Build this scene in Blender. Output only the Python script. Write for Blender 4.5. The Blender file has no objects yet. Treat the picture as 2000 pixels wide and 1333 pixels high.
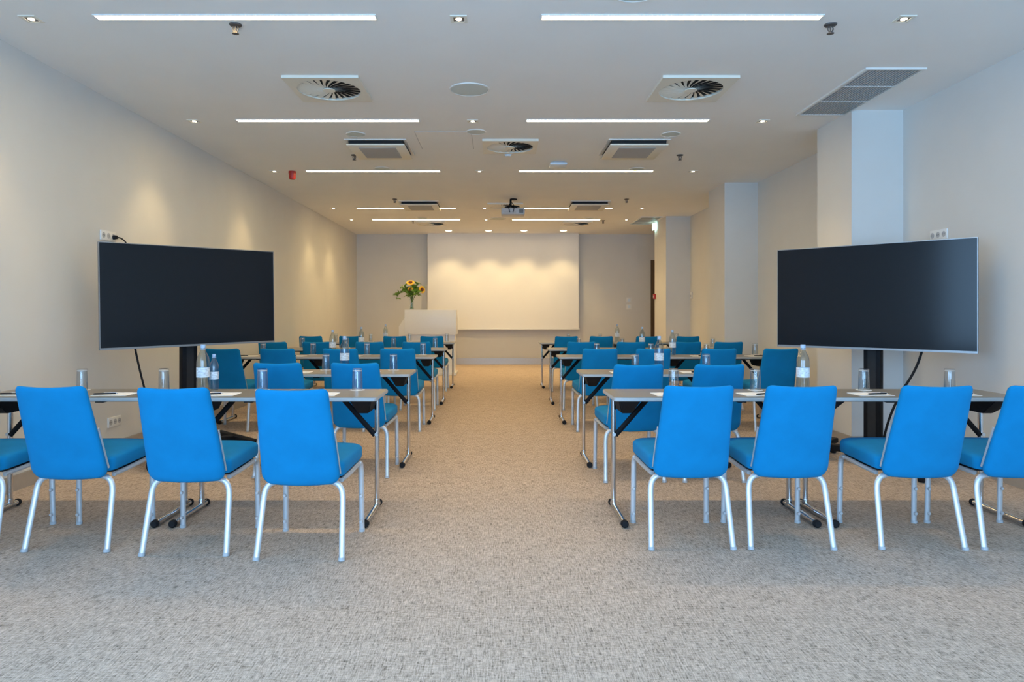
import bpy, bmesh, math, random
from mathutils import Vector, Matrix
random.seed(7)
PI = math.pi
scene = bpy.context.scene
C = scene.collection

# ------------------------------------------------------------------ camera
FPX = 2000 * 24.0 / 36.0          # focal length in pixels of the 2000x1333 frame
EYE = 1.24
cam = bpy.data.cameras.new('camera'); camo = bpy.data.objects.new('camera', cam)
C.objects.link(camo)
camo.location = (0, 0, EYE); camo.rotation_euler = (PI/2, 0, 0)
cam.sensor_fit = 'HORIZONTAL'; cam.sensor_width = 36; cam.lens = 24
cam.shift_x = 0.013; cam.shift_y = -0.02825
cam.clip_start = 0.05; cam.clip_end = 200
scene.camera = camo

# ------------------------------------------------------------------ light and exposure
WARM = (1.0, 0.72, 0.33)
STRIP_E = 38.0
SPOT_W = 22.0
SKY_E = 7.4
world = bpy.data.worlds.new('sky'); scene.world = world
world.use_nodes = True
wb = world.node_tree.nodes['Background']
wb.inputs[0].default_value = (0.37, 0.645, 1.0, 1); wb.inputs[1].default_value = SKY_E
scene.view_settings.view_transform = 'Standard'
scene.view_settings.look = 'None'
scene.view_settings.gamma = 1.0
scene.view_settings.use_curve_mapping = False
scene.view_settings.exposure = 0.52
try:
    scene.cycles.use_denoising = True
    scene.cycles.max_bounces = 10
    scene.cycles.diffuse_bounces = 6
    scene.cycles.transparent_max_bounces = 24
    scene.cycles.caustics_reflective = False
    scene.cycles.caustics_refractive = False
    scene.cycles.sample_clamp_indirect = 6.0
except Exception:
    pass

HC = 3.08                          # ceiling height
XL, XR = -3.36, 3.68               # side walls
YB, YF = 16.15, -3.6               # screen wall, window wall behind the camera
pl = bpy.data.lights.new('window_daylight', 'AREA'); pl.shape = 'RECTANGLE'
pl.size = 6.3; pl.size_y = 2.85; pl.cycles.is_portal = True
plo = bpy.data.objects.new('window_daylight', pl); C.objects.link(plo)
plo.location = (0.16, YF - 0.02, 1.525); plo.rotation_euler = (PI/2, 0, 0)   # portal into the room

LWY0, LWY1 = -3.2, 1.0             # side window in the left wall, behind and beside the viewer
pl2 = bpy.data.lights.new('side_window_daylight', 'AREA'); pl2.shape = 'RECTANGLE'
pl2.size = 2.35; pl2.size_y = LWY1-LWY0; pl2.cycles.is_portal = True
plo2 = bpy.data.objects.new('side_window_daylight', pl2); C.objects.link(plo2)
plo2.location = (XL - 0.02, (LWY0+LWY1)/2, 1.775); plo2.rotation_euler = (0, -PI/2, 0)

# ------------------------------------------------------------------ materials
MATS = {}
def nodes_of(m):
    m.use_nodes = True
    nt = m.node_tree
    return nt, nt.nodes, nt.links, nt.nodes['Principled BSDF']
def mat(name, col, rough=0.5, metal=0.0, var=0.04, scale=30.0, bump=0.0, bscale=200.0, spec=0.5, coat=0.0, stretch=(1,1,1)):
    m = bpy.data.materials.new(name); nt, N, L, p = nodes_of(m)
    tc = N.new('ShaderNodeTexCoord'); mp = N.new('ShaderNodeMapping'); mp.inputs['Scale'].default_value = stretch
    L.new(tc.outputs['Object'], mp.inputs['Vector'])
    nz = N.new('ShaderNodeTexNoise'); nz.inputs['Scale'].default_value = scale; nz.inputs['Detail'].default_value = 4
    L.new(mp.outputs[0], nz.inputs['Vector'])
    rp = N.new('ShaderNodeValToRGB')
    rp.color_ramp.elements[0].position = 0.3; rp.color_ramp.elements[1].position = 0.7
    rp.color_ramp.elements[0].color = tuple(c*(1-var) for c in col) + (1,)
    rp.color_ramp.elements[1].color = tuple(min(1, c*(1+var)) for c in col) + (1,)
    L.new(nz.outputs['Fac'], rp.inputs[0]); L.new(rp.outputs[0], p.inputs['Base Color'])
    p.inputs['Roughness'].default_value = rough; p.inputs['Metallic'].default_value = metal
    p.inputs['Specular IOR Level'].default_value = spec; p.inputs['Coat Weight'].default_value = coat
    if bump > 0:
        nb = N.new('ShaderNodeTexNoise'); nb.inputs['Scale'].default_value = bscale
        L.new(mp.outputs[0], nb.inputs['Vector'])
        b = N.new('ShaderNodeBump'); b.inputs['Strength'].default_value = bump; b.inputs['Distance'].default_value = 0.002
        L.new(nb.outputs['Fac'], b.inputs['Height']); L.new(b.outputs[0], p.inputs['Normal'])
    MATS[name] = m
    return m
def emit(name, col, e):
    m = bpy.data.materials.new(name); nt, N, L, p = nodes_of(m)
    p.inputs['Base Color'].default_value = (0.9, 0.9, 0.9, 1)
    p.inputs['Emission Color'].default_value = col + (1,); p.inputs['Emission Strength'].default_value = e
    MATS[name] = m
def glass(name, tint, rough=0.03, base=0.06, edge=0.75):
    m = bpy.data.materials.new(name); nt, N, L, p = nodes_of(m)
    N.remove(p); out = N['Material Output']
    tr = N.new('ShaderNodeBsdfTransparent'); tr.inputs[0].default_value = tint + (1,)
    gl = N.new('ShaderNodeBsdfGlossy'); gl.inputs['Roughness'].default_value = rough
    lw0 = N.new('ShaderNodeLayerWeight'); lw0.inputs[0].default_value = 0.5
    pw = N.new('ShaderNodeMath'); pw.operation = 'POWER'; L.new(lw0.outputs['Facing'], pw.inputs[0]); pw.inputs[1].default_value = 3.0
    lw = N.new('ShaderNodeMath'); lw.operation = 'MULTIPLY_ADD'; L.new(pw.outputs[0], lw.inputs[0]); lw.inputs[1].default_value = edge; lw.inputs[2].default_value = base
    mx = N.new('ShaderNodeMixShader')
    L.new(lw.outputs[0], mx.inputs[0]); L.new(tr.outputs[0], mx.inputs[1]); L.new(gl.outputs[0], mx.inputs[2])
    L.new(mx.outputs[0], out.inputs[0]); MATS[name] = m

mat('wall_paint', (0.69, 0.68, 0.655), 0.85, var=0.015, scale=3, bump=0.05, bscale=350, spec=0.2)
mat('ceiling_paint', (0.88, 0.88, 0.87), 0.9, var=0.012, scale=2, spec=0.2)
mat('screen_fabric', (0.86, 0.85, 0.83), 0.75, var=0.006, scale=4, spec=0.2)
mat('white_plastic', (0.80, 0.80, 0.78), 0.4, var=0.01)
mat('cream_metal', (0.80, 0.77, 0.68), 0.45, var=0.01)
mat('speaker_mesh', (0.62, 0.68, 0.66), 0.7, var=0.05, scale=400)
mat('grey_plastic', (0.45, 0.46, 0.48), 0.5, var=0.03)
mat('filter_grey', (0.42, 0.43, 0.45), 0.8, var=0.08, scale=300)
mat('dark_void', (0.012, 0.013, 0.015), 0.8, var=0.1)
mat('black_plastic', (0.014, 0.016, 0.020), 0.6, var=0.1, spec=0.06)
mat('black_metal', (0.012, 0.012, 0.014), 0.55, var=0.1, spec=0.08)
mat('tv_screen', (0.010, 0.012, 0.016), 0.14, var=0.02, spec=0.22)
mat('aluminium', (0.62, 0.63, 0.65), 0.35, metal=1.0, var=0.03)
mat('bezel_metal', (0.34, 0.35, 0.37), 0.4, metal=0.8, var=0.03)
mat('silver_paint', (0.66, 0.68, 0.71), 0.38, metal=0.55, var=0.02)
mat('chrome', (0.72, 0.72, 0.74), 0.16, metal=1.0, var=0.02)
mat('baseboard_metal', (0.52, 0.50, 0.47), 0.38, metal=0.6, var=0.03)
mat('table_laminate', (0.235, 0.215, 0.185), 0.33, var=0.06, scale=120, spec=0.5)
mat('table_edge', (0.42, 0.42, 0.42), 0.45, var=0.02)
mat('paper', (0.88, 0.87, 0.86), 0.7, var=0.01)
mat('red_plastic', (0.42, 0.02, 0.015), 0.4, var=0.04)
mat('brass_dull', (0.13, 0.12, 0.12), 0.5, metal=0.6, var=0.05)
mat('door_wood', (0.10, 0.060, 0.025), 0.5, var=0.25, scale=8, stretch=(6, 6, 0.6))
mat('lectern_white', (0.82, 0.81, 0.79), 0.35, var=0.01)
mat('petal_yellow', (0.85, 0.48, 0.02), 0.6, var=0.15, scale=60)
mat('seed_brown', (0.12, 0.030, 0.012), 0.9, var=0.3, scale=400, bump=0.5)
mat('leaf_green', (0.17, 0.30, 0.045), 0.5, var=0.35, scale=25)
mat('stem_green', (0.13, 0.22, 0.05), 0.5, var=0.2)
mat('blossom_pale', (0.75, 0.72, 0.30), 0.6, var=0.1)
mat('bottle_label', (0.72, 0.76, 0.82), 0.55, var=0.25, scale=60, stretch=(1, 1, 2))
mat('cap_blue', (0.40, 0.52, 0.70), 0.4, var=0.05)
mat('rubber', (0.014, 0.014, 0.016), 0.7, var=0.1, spec=0.2)
mat('detector_blue', (0.70, 0.80, 0.90), 0.4, var=0.02)
mat('projector_grey', (0.50, 0.52, 0.56), 0.4, var=0.04)
glass('clear_glass', (0.92, 0.94, 0.955), 0.03, 0.09, 0.8)
glass('bottle_plastic', (0.76, 0.83, 0.87), 0.08, 0.10, 0.85)
glass('window_glass', (0.97, 0.98, 0.98), 0.02, 0.02, 0.6)
emit('led_diffuser', (1.0, 0.73, 0.34), STRIP_E)
emit('spot_lens', (1.0, 0.80, 0.52), 14.0)
emit('exit_glow', (0.55, 1.0, 0.88), 4.0)

def fabric(name, col):
    m = bpy.data.materials.new(name); nt, N, L, p = nodes_of(m)
    tc = N.new('ShaderNodeTexCoord')
    w1 = N.new('ShaderNodeTexNoise'); w1.inputs['Scale'].default_value = 9
    w2 = N.new('ShaderNodeTexNoise'); w2.inputs['Scale'].default_value = 700
    L.new(tc.outputs['Object'], w1.inputs['Vector']); L.new(tc.outputs['Object'], w2.inputs['Vector'])
    a = N.new('ShaderNodeMath'); a.operation = 'MULTIPLY_ADD'
    L.new(w2.outputs['Fac'], a.inputs[0]); a.inputs[1].default_value = 0.5; L.new(w1.outputs['Fac'], a.inputs[2])
    rp = N.new('ShaderNodeValToRGB')
    rp.color_ramp.elements[0].position = 0.4; rp.color_ramp.elements[1].position = 1.1 if False else 1.0
    rp.color_ramp.elements[0].color = tuple(c*0.92 for c in col)+(1,)
    rp.color_ramp.elements[1].color = tuple(c*1.08 for c in col)+(1,)
    L.new(a.outputs[0], rp.inputs[0]); L.new(rp.outputs[0], p.inputs['Base Color'])
    p.inputs['Roughness'].default_value = 0.8; p.inputs['Specular IOR Level'].default_value = 0.12
    p.inputs['Sheen Weight'].default_value = 0.04
    b = N.new('ShaderNodeBump'); b.inputs['Strength'].default_value = 0.15; b.inputs['Distance'].default_value = 0.001
    L.new(w2.outputs['Fac'], b.inputs['Height']); L.new(b.outputs[0], p.inputs['Normal'])
    MATS[name] = m
fabric('blue_fabric', (0.003, 0.205, 0.46))

def carpet():
    m = bpy.data.materials.new('carpet'); nt, N, L, p = nodes_of(m)
    tc = N.new('ShaderNodeTexCoord')
    def noise(scale, st, detail=2.0):
        mp = N.new('ShaderNodeMapping'); mp.inputs['Scale'].default_value = st
        L.new(tc.outputs['Object'], mp.inputs['Vector'])
        n = N.new('ShaderNodeTexNoise'); n.inputs['Scale'].default_value = scale; n.inputs['Detail'].default_value = detail
        L.new(mp.outputs[0], n.inputs['Vector']); return n.outputs['Fac']
    lon = noise(34, (5.0, 0.55, 1), 1.5); cross = noise(34, (1.0, 3.2, 1), 1.5); fine = noise(240, (1.3, 0.35, 1), 1.0); big = noise(9, (1, 1, 1), 3)
    def madd(x, k, y):
        a = N.new('ShaderNodeMath'); a.operation = 'MULTIPLY_ADD'; L.new(x, a.inputs[0]); a.inputs[1].default_value = k
        if isinstance(y, float): a.inputs[2].default_value = y
        else: L.new(y, a.inputs[2])
        return a.outputs[0]
    s = madd(lon, 0.36, madd(cross, 0.28, madd(fine, 0.26, madd(big, 0.10, 0.0))))
    rp = N.new('ShaderNodeValToRGB'); cr = rp.color_ramp
    cr.elements[0].position = 0.35; cr.elements[0].color = (0.15, 0.118, 0.09, 1)
    cr.elements[1].position = 0.63; cr.elements[1].color = (0.735, 0.600, 0.495, 1)
    e = cr.elements.new(0.46); e.color = (0.44, 0.346, 0.275, 1)
    L.new(s, rp.inputs[0]); L.new(rp.outputs[0], p.inputs['Base Color'])
    p.inputs['Roughness'].default_value = 0.95; p.inputs['Specular IOR Level'].default_value = 0.1
    b = N.new('ShaderNodeBump'); b.inputs['Strength'].default_value = 0.35; b.inputs['Distance'].default_value = 0.003
    L.new(s, b.inputs['Height']); L.new(b.outputs[0], p.inputs['Normal'])
    MATS['carpet'] = m
carpet()

# ------------------------------------------------------------------ mesh helpers
def obj(name, bm, m, parent=None, smooth=False, loc=None):
    me = bpy.data.meshes.new(name)
    bmesh.ops.recalc_face_normals(bm, faces=bm.faces[:])
    bm.to_mesh(me); bm.free()
    me.materials.append(MATS[m])
    if smooth:
        for p in me.polygons: p.use_smooth = True
        try: me.set_sharp_from_angle(angle=math.radians(42))
        except Exception: pass
    o = bpy.data.objects.new(name, me); C.objects.link(o)
    if parent: o.parent = parent
    if loc: o.location = loc
    return o
def box(bm, x0, x1, y0, y1, z0, z1):
    vs = [bm.verts.new((x, y, z)) for z in (z0, z1) for y in (y0, y1) for x in (x0, x1)]
    for f in ((0,2,3,1),(4,5,7,6),(0,1,5,4),(2,6,7,3),(0,4,6,2),(1,3,7,5)):
        bm.faces.new([vs[i] for i in f])
def bbox(name, m, parent, x0, x1, y0, y1, z0, z1, bev=0.0, seg=2):
    bm = bmesh.new(); box(bm, x0, x1, y0, y1, z0, z1)
    if bev: bmesh.ops.bevel(bm, geom=bm.edges[:], offset=bev, segments=seg, profile=0.5, affect='EDGES')
    return obj(name, bm, m, parent, smooth=bool(bev))
def tube(bm, pts, r, n=10, cap=True, flat=1.0):
    pts = [Vector(p) for p in pts]; rings = []
    up = Vector((0, 0, 1))
    rs = r if isinstance(r, (list, tuple)) else [r]*len(pts)
    prev = None
    for i, p in enumerate(pts):
        t = (pts[min(i+1, len(pts)-1)] - pts[max(i-1, 0)]).normalized()
        if prev is None:
            a = t.orthogonal().normalized() if abs(t.dot(Vector((1,0,0)))) > 0.99 else (Vector((1,0,0)) - t*t.dot(Vector((1,0,0)))).normalized()
        else:
            a = (prev - t*t.dot(prev)).normalized()
        prev = a; b = t.cross(a)
        rings.append([bm.verts.new(p + (a*math.cos(2*PI*k/n) + b*math.sin(2*PI*k/n)*flat)*rs[i]) for k in range(n)])
    for i in range(len(rings)-1):
        for k in range(n):
            bm.faces.new((rings[i][k], rings[i][(k+1)%n], rings[i+1][(k+1)%n], rings[i+1][k]))
    if cap:
        bm.faces.new(rings[0][::-1]); bm.faces.new(rings[-1])
def lathe(bm, prof, n=20, cx=0, cy=0, close=True):
    rings = []
    for r, z in prof:
        if r < 1e-6: rings.append([bm.verts.new((cx, cy, z))])
        else: rings.append([bm.verts.new((cx + r*math.cos(2*PI*k/n), cy + r*math.sin(2*PI*k/n), z)) for k in range(n)])
    for i in range(len(rings)-1):
        a, b = rings[i], rings[i+1]
        for k in range(n):
            q = [a[k % len(a)], a[(k+1) % len(a)], b[(k+1) % len(b)], b[k % len(b)]]
            u = []
            for v in q:
                if v not in u: u.append(v)
            if len(u) > 2: bm.faces.new(u)
def arc(p0, c, p1, n=6):
    """quadratic bend from p0 to p1 with control c"""
    p0, c, p1 = Vector(p0), Vector(c), Vector(p1)
    return [p0*(1-t)**2 + c*2*t*(1-t) + p1*t*t for t in [i/n for i in range(n+1)]]
def pillow(bm, outline, prof, fn):
    """outline: list of (u,v) about 0,0; prof: (inset, w) from one face over the rim to the other; fn(u,v,w)->xyz"""
    hu = max(abs(p[0]) for p in outline); hv = max(abs(p[1]) for p in outline); loops = []
    for d, w in prof:
        if d is None: loops.append([bm.verts.new(fn(0, 0, w))])
        else: loops.append([bm.verts.new(fn(u*(1-d/hu), v*(1-d/hv), w)) for u, v in outline])
    for i in range(len(loops)-1):
        a, b = loops[i], loops[i+1]; n = max(len(a), len(b))
        for k in range(n):
            q = []
            for v in (a[k % len(a)], a[(k+1) % len(a)], b[(k+1) % len(b)], b[k % len(b)]):
                if v not in q: q.append(v)
            bm.faces.new(q)
def round_rect(w0, w1, h, rt, rb, n=6, sub=6, dip=0.0):
    """trapezoid outline, width w0 at the bottom (v=-h/2) and w1 at the top, CCW"""
    cs = [(-w0/2, -h/2, rb, PI), (w0/2, -h/2, rb, 1.5*PI), (w1/2, h/2, rt, 0), (-w1/2, h/2, rt, 0.5*PI)]
    pts = []
    for i, (x, y, r, a0) in enumerate(cs):
        cx = x + (r if x < 0 else -r); cy = y + (r if y < 0 else -r)
        for k in range(n+1):
            a = a0 + k*PI/2/n; pts.append((cx + r*math.cos(a), cy + r*math.sin(a)))
        nx, ny, nr, na = cs[(i+1) % 4]
        ncx = nx + (nr if nx < 0 else -nr); ncy = ny + (nr if ny < 0 else -nr)
        e = (ncx + nr*math.cos(na), ncy + nr*math.sin(na)); s = pts[-1]
        for k in range(1, sub):
            t = k/sub; pts.append((s[0]*(1-t)+e[0]*t, s[1]*(1-t)+e[1]*t))
    return pts

def tag(o, label, cat, group=None, kind=None):
    if label: o['label'] = label
    if cat: o['category'] = cat
    if group: o['group'] = group
    if kind: o['kind'] = kind
    return o
def thing(name, label, cat, loc=(0,0,0), rz=0, group=None):
    o = bpy.data.objects.new(name, None); C.objects.link(o); o.empty_display_size = 0.1
    o.location = loc; o.rotation_euler = (0, 0, rz)
    return tag(o, label, cat, group)
def copy_tree(o, parent=None, skip=()):
    c = o.copy(); C.objects.link(c); c.parent = parent
    for ch in KIDS.get(o.name, []):
        if ch.name.split('.')[0] in skip: continue
        copy_tree(ch, c, skip)
    return c
KIDS = {}
def freeze(root):
    for o in [root] + list(root.children_recursive): KIDS[o.name] = list(o.children)
def place(proto, first, loc, rz=0, label=None, group=None, skip=()):
    o = proto if first else copy_tree(proto, None, skip)
    o.location = loc; o.rotation_euler = (0, 0, rz)
    if label: o['label'] = label
    if group: o['group'] = group
    return o
def struct(o): o['kind'] = 'structure'; return o

# ------------------------------------------------------------------ the room
struct(bbox('floor', 'carpet', None, XL-0.3, 5.0, YF-0.3, YB+0.3, -0.2, 0))
struct(bbox('ceiling', 'ceiling_paint', None, XL-0.3, 5.0, YF-0.3, YB+0.3, HC, HC+0.2))
LWZ0, LWZ1 = 0.6, 2.95
wl = bmesh.new()
box(wl, XL-0.2, XL, YF-0.3, LWY0, 0, HC); box(wl, XL-0.2, XL, LWY1, YB+0.3, 0, HC)
box(wl, XL-0.2, XL, LWY0, LWY1, 0, LWZ0); box(wl, XL-0.2, XL, LWY0, LWY1, LWZ1, HC)
struct(obj('wall_left', wl, 'wall_paint'))
w2 = thing('window_2', None, None, (XL-0.1, 0, 0)); w2['kind'] = 'structure'
for i in range(4):
    y = LWY0 + (LWY1-LWY0)*i/3; bbox('mullion', 'aluminium', w2, -0.03, 0.03, y-0.03, y+0.03, LWZ0, LWZ1)
for z in (LWZ0, LWZ1-0.06): bbox('window_rail', 'aluminium', w2, -0.03, 0.03, LWY0, LWY1, z, z+0.06)
for i in range(3):
    y0 = LWY0 + (LWY1-LWY0)*i/3 + 0.03
    bbox('pane', 'window_glass', w2, -0.004, 0.004, y0, y0+(LWY1-LWY0)/3-0.06, LWZ0+0.06, LWZ1-0.06)
NICHE0 = 14.05
wr = bmesh.new()
box(wr, XR, XR+0.2, YF-0.3, NICHE0, 0, HC)
for y0, y1 in ((6.21, 6.88), (9.70, 10.44), (13.10, NICHE0)):
    box(wr, 3.21, XR+0.001, y0, y1, 0, HC)
box(wr, 4.7, 4.9, NICHE0-0.2, YB+0.3, 0, HC); box(wr, XR+0.19, 4.9, NICHE0-0.2, NICHE0, 0, HC)
struct(obj('wall_right', wr, 'wall_paint'))
# screen wall with the doorway at its right end
DX0, DX1, DH = 3.665, 4.60, 2.42
wbk = bmesh.new()
box(wbk, XL-0.2, DX0, YB, YB+0.2, 0, HC); box(wbk, DX0, DX1, YB, YB+0.2, DH, HC); box(wbk, DX1, 4.9, YB, YB+0.2, 0, HC)
struct(obj('wall_back', wbk, 'wall_paint'))
# window wall behind the viewer
wf = bmesh.new(); WX0, WX1, WZ0, WZ1 = -3.0, 3.32, 0.10, 2.95
box(wf, XL-0.2, WX0, YF-0.2, YF, 0, HC); box(wf, WX1, XR+0.2, YF-0.2, YF, 0, HC)
box(wf, WX0, WX1, YF-0.2, YF, WZ1, HC); box(wf, WX0, WX1, YF-0.2, YF, 0, WZ0)
struct(obj('wall_front', wf, 'wall_paint'))
wn = thing('window_1', None, None, (0, YF-0.1, 0)); wn['kind'] = 'structure'
for i in range(5):
    x = WX0 + (WX1-WX0)*i/4
    bbox('mullion', 'aluminium', wn, x-0.03, x+0.03, -0.03, 0.03, WZ0, WZ1)
bbox('window_rail', 'aluminium', wn, WX0, WX1, -0.03, 0.03, WZ0, WZ0+0.06); bbox('window_rail', 'aluminium', wn, WX0, WX1, -0.03, 0.03, WZ1-0.06, WZ1)
for i in range(4):
    x0 = WX0 + (WX1-WX0)*i/4 + 0.03
    bbox('pane', 'window_glass', wn, x0, x0+(WX1-WX0)/4-0.06, -0.004, 0.004, WZ0+0.06, WZ1-0.06)
# baseboards
BBH = 0.11
struct(bbox('baseboard_left', 'baseboard_metal', None, XL, XL+0.014, YF, YB, 0, BBH))
struct(bbox('baseboard_back', 'baseboard_metal', None, XL+0.014, DX0-0.07, YB-0.014, YB, 0, 0.15))
bb = bmesh.new(); t = 0.014; ys = YF
for y0, y1 in ((6.21, 6.88), (9.70, 10.44), (13.10, NICHE0)):
    box(bb, XR-t, XR, ys, y0, 0, BBH); box(bb, 3.21-t, XR, y0-t, y0, 0, BBH); box(bb, 3.21-t, 3.21, y0, y1+t, 0, BBH)
    if y1 < 14: box(bb, 3.21, XR, y1, y1+t, 0, BBH)
    ys = y1
struct(obj('baseboard_right', bb, 'baseboard_metal'))
# door
dr = thing('door_1', None, None, (DX0, YB, 0)); dr['kind'] = 'structure'
W = DX1-DX0
bbox('door_frame', 'door_wood', dr, -0.07, 0.02, -0.03, 0.12, 0, DH+0.05); bbox('door_frame', 'door_wood', dr, W-0.02, W+0.07, -0.03, 0.12, 0, DH+0.05)
bbox('door_frame', 'door_wood', dr, 0.02, W-0.02, -0.03, 0.12, DH-0.02, DH+0.05)
lf = bbox('door_leaf', 'door_wood', dr, 0.02, W-0.02, 0.05, 0.095, 0.005, DH-0.02, 0.003)
hb = bmesh.new(); tube(hb, [(0.1, 0.05, 1.05), (0.1, 0.0, 1.05), (0.22, 0.0, 1.05)], 0.01, 8); obj('door_handle', hb, 'aluminium', lf, True)

# ------------------------------------------------------------------ pixel -> room helpers
def onceil(px, py):
    d = (HC-EYE)*FPX/(610-py); return ((px-974)*d/FPX, d)

# ------------------------------------------------------------------ projection screen
ps = thing('projection_screen', 'large white projection screen pulled down on the end wall', 'screen', (0.105, YB-0.19, 0))
bbox('screen_sheet', 'screen_fabric', ps, -1.765, 1.765, -0.002, 0.002, 0.86, HC)
bbox('bottom_bar', 'white_plastic', ps, -1.785, 1.785, -0.016, 0.016, 0.825, 0.862, 0.006)

# ------------------------------------------------------------------ ceiling fittings
ROW = ['nearest', 'second', 'third', 'fourth', 'farthest']
SD = [4.25, 6.54, 8.89, 12.08, 13.55]
def strip_proto():
    r = thing('ceiling_light', '', 'light')
    L_, w = 1.735, 0.062
    fr = bmesh.new()
    box(fr, -L_/2-0.008, L_/2+0.008, -w/2-0.008, -w/2, -0.007, 0); box(fr, -L_/2-0.008, L_/2+0.008, w/2, w/2+0.008, -0.007, 0)
    box(fr, -L_/2-0.008, -L_/2, -w/2, w/2, -0.007, 0); box(fr, L_/2, L_/2+0.008, -w/2, w/2, -0.007, 0)
    obj('frame', fr, 'white_plastic', r)
    d = bmesh.new(); box(d, -L_/2, L_/2, -w/2, w/2, -0.005, -0.001)
    obj('diffuser', d, 'led_diffuser', r)
    freeze(r); return r
sp = strip_proto(); first = True
for i, d in enumerate(SD):
    for s, x in (('left', -1.635), ('right', 1.138)):
        place(sp, first, (x, d, HC), 0, f'{ROW[i]} glowing LED strip light on the ceiling, {s} of the aisle', 'LED strips across the ceiling'); first = False

def spot_proto():
    r = thing('downlight', '', 'light')
    w, v = 0.052, 0.034
    fr = bmesh.new()
    box(fr, -w, w, -w, -v, -0.006, 0); box(fr, -w, w, v, w, -0.006, 0); box(fr, -w, -v, -v, v, -0.006, 0); box(fr, v, w, -v, v, -0.006, 0)
    obj('trim_ring', fr, 'cream_metal', r)
    b = bmesh.new(); box(b, -v, v, -v, v, -0.002, 0); obj('housing', b, 'brass_dull', r)
    l = bmesh.new(); lathe(l, [(0, -0.0045), (0.019, -0.0045), (0.019, -0.002), (0, -0.002)], 14); obj('lens', l, 'spot_lens', r)
    freeze(r); return r
dl = spot_proto(); first = True
def spot_light(x, y, power, size=80, blend=0.7):
    l = bpy.data.lights.new('downlight_beam', 'SPOT'); l.energy = power; l.color = WARM
    l.spot_size = math.radians(size); l.spot_blend = blend; l.shadow_soft_size = 0.03
    o = bpy.data.objects.new('downlight_beam', l); C.objects.link(o); o.location = (x, y, HC-0.02)
    return o
for i, d in enumerate(SD):
    for s, x in (('near the left wall', -2.93), ('in the middle of the ceiling', -0.25), ('near the right wall', 2.54)):
        place(dl, first, (x, d+0.03, HC), 0, f'{ROW[i]} small square downlight {s}', 'small square ceiling downlights'); first = False
        spot_light(x, d+0.03, SPOT_W)
ORD = ['leftmost', 'second from left', 'third from left', 'rightmost']
for i, x in enumerate((-1.13, -0.23, 0.57, 1.46)):
    r = thing('round_downlight', f'round recessed downlight in front of the projection screen, {ORD[i]} of four', 'light', (x, 15.40, HC), 0, 'round downlights before the screen')
    b = bmesh.new(); lathe(b, [(0.075, 0), (0.095, 0), (0.095, -0.005), (0.075, -0.007), (0.075, 0)], 24); obj('trim_ring', b, 'white_plastic', r, True)
    b = bmesh.new(); lathe(b, [(0, -0.004), (0.074, -0.004), (0.074, -0.001), (0, -0.001)], 24); obj('lens', b, 'spot_lens', r)
    spot_light(x, 15.40, SPOT_W*1.6, 95, 0.6)

# swirl diffusers
def swirl_proto():
    r = thing('air_diffuser', '', 'vent')
    h, R, n = 0.30, 0.255, 48
    bm = bmesh.new()
    def sq(a):
        c, s = math.cos(a), math.sin(a); k = h/max(abs(c), abs(s)); return (c*k, s*k)
    lo_o = []; lo_i = []; up_o = []; up_i = []
    for k in range(n):
        a = 2*PI*(k+0.5)/n if False else 2*PI*k/n
        x, y = sq(a); lo_o.append(bm.verts.new((x, y, -0.022))); up_o.append(bm.verts.new((x, y, 0)))
        lo_i.append(bm.verts.new((R*math.cos(a), R*math.sin(a), -0.022))); up_i.append(bm.verts.new((R*math.cos(a), R*math.sin(a), 0)))
    for k in range(n):
        j = (k+1) % n
        bm.faces.new((lo_o[k], lo_o[j], lo_i[j], lo_i[k])); bm.faces.new((up_o[k], up_i[k], up_i[j], up_o[j]))
        bm.faces.new((lo_o[k], up_o[k], up_o[j], lo_o[j])); bm.faces.new((lo_i[k], lo_i[j], up_i[j], up_i[k]))
    obj('face_plate', bm, 'cream_metal', r)
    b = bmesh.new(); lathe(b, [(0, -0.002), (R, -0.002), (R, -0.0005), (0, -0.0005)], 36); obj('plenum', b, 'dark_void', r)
    b = bmesh.new(); lathe(b, [(0, -0.024), (0.05, -0.024), (0.05, -0.016), (0, -0.016)], 24); obj('hub', b, 'cream_metal', r, True)
    bl = None
    for k in range(24):
        if bl is None:
            b = bmesh.new(); m = 5; low = []; high = []
            for i in range(m+1):
                t = i/m; rr = 0.05 + (R-0.05)*t; a = 0.35*math.sin(t*PI*0.5)
                wdt = 0.30*rr*2*PI/24
                c = Vector((rr*math.cos(a), rr*math.sin(a), -0.013)); tg = Vector((-math.sin(a), math.cos(a), 0))
                low.append(b.verts.new(c - tg*wdt + Vector((0, 0, -0.004)))); high.append(b.verts.new(c + tg*wdt + Vector((0, 0, 0.004))))
            for i in range(m): b.faces.new((low[i], low[i+1], high[i+1], high[i]))
            bl = obj('blade', b, 'cream_metal', r)
        else:
            o = bl.copy(); C.objects.link(o); o.rotation_euler = (0, 0, 2*PI*k/24)
    freeze(r)
    return r
sw = swirl_proto(); first = True
for x, d, s in ((-1.39, 5.6, 'nearest on the left half of the ceiling'), (1.575, 5.6, 'nearest on the right half of the ceiling'),
                (0.125, 7.55, 'in the middle between two cassette units'), (0.11, 11.8, 'just behind the projector'),
                (-1.39, 14.1, 'far left close to the screen wall'), (1.60, 14.1, 'far right close to the screen wall')):
    place(sw, first, (x, d, HC), 0, f'square swirl air diffuser {s}', 'square swirl air diffusers'); first = False

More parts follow.
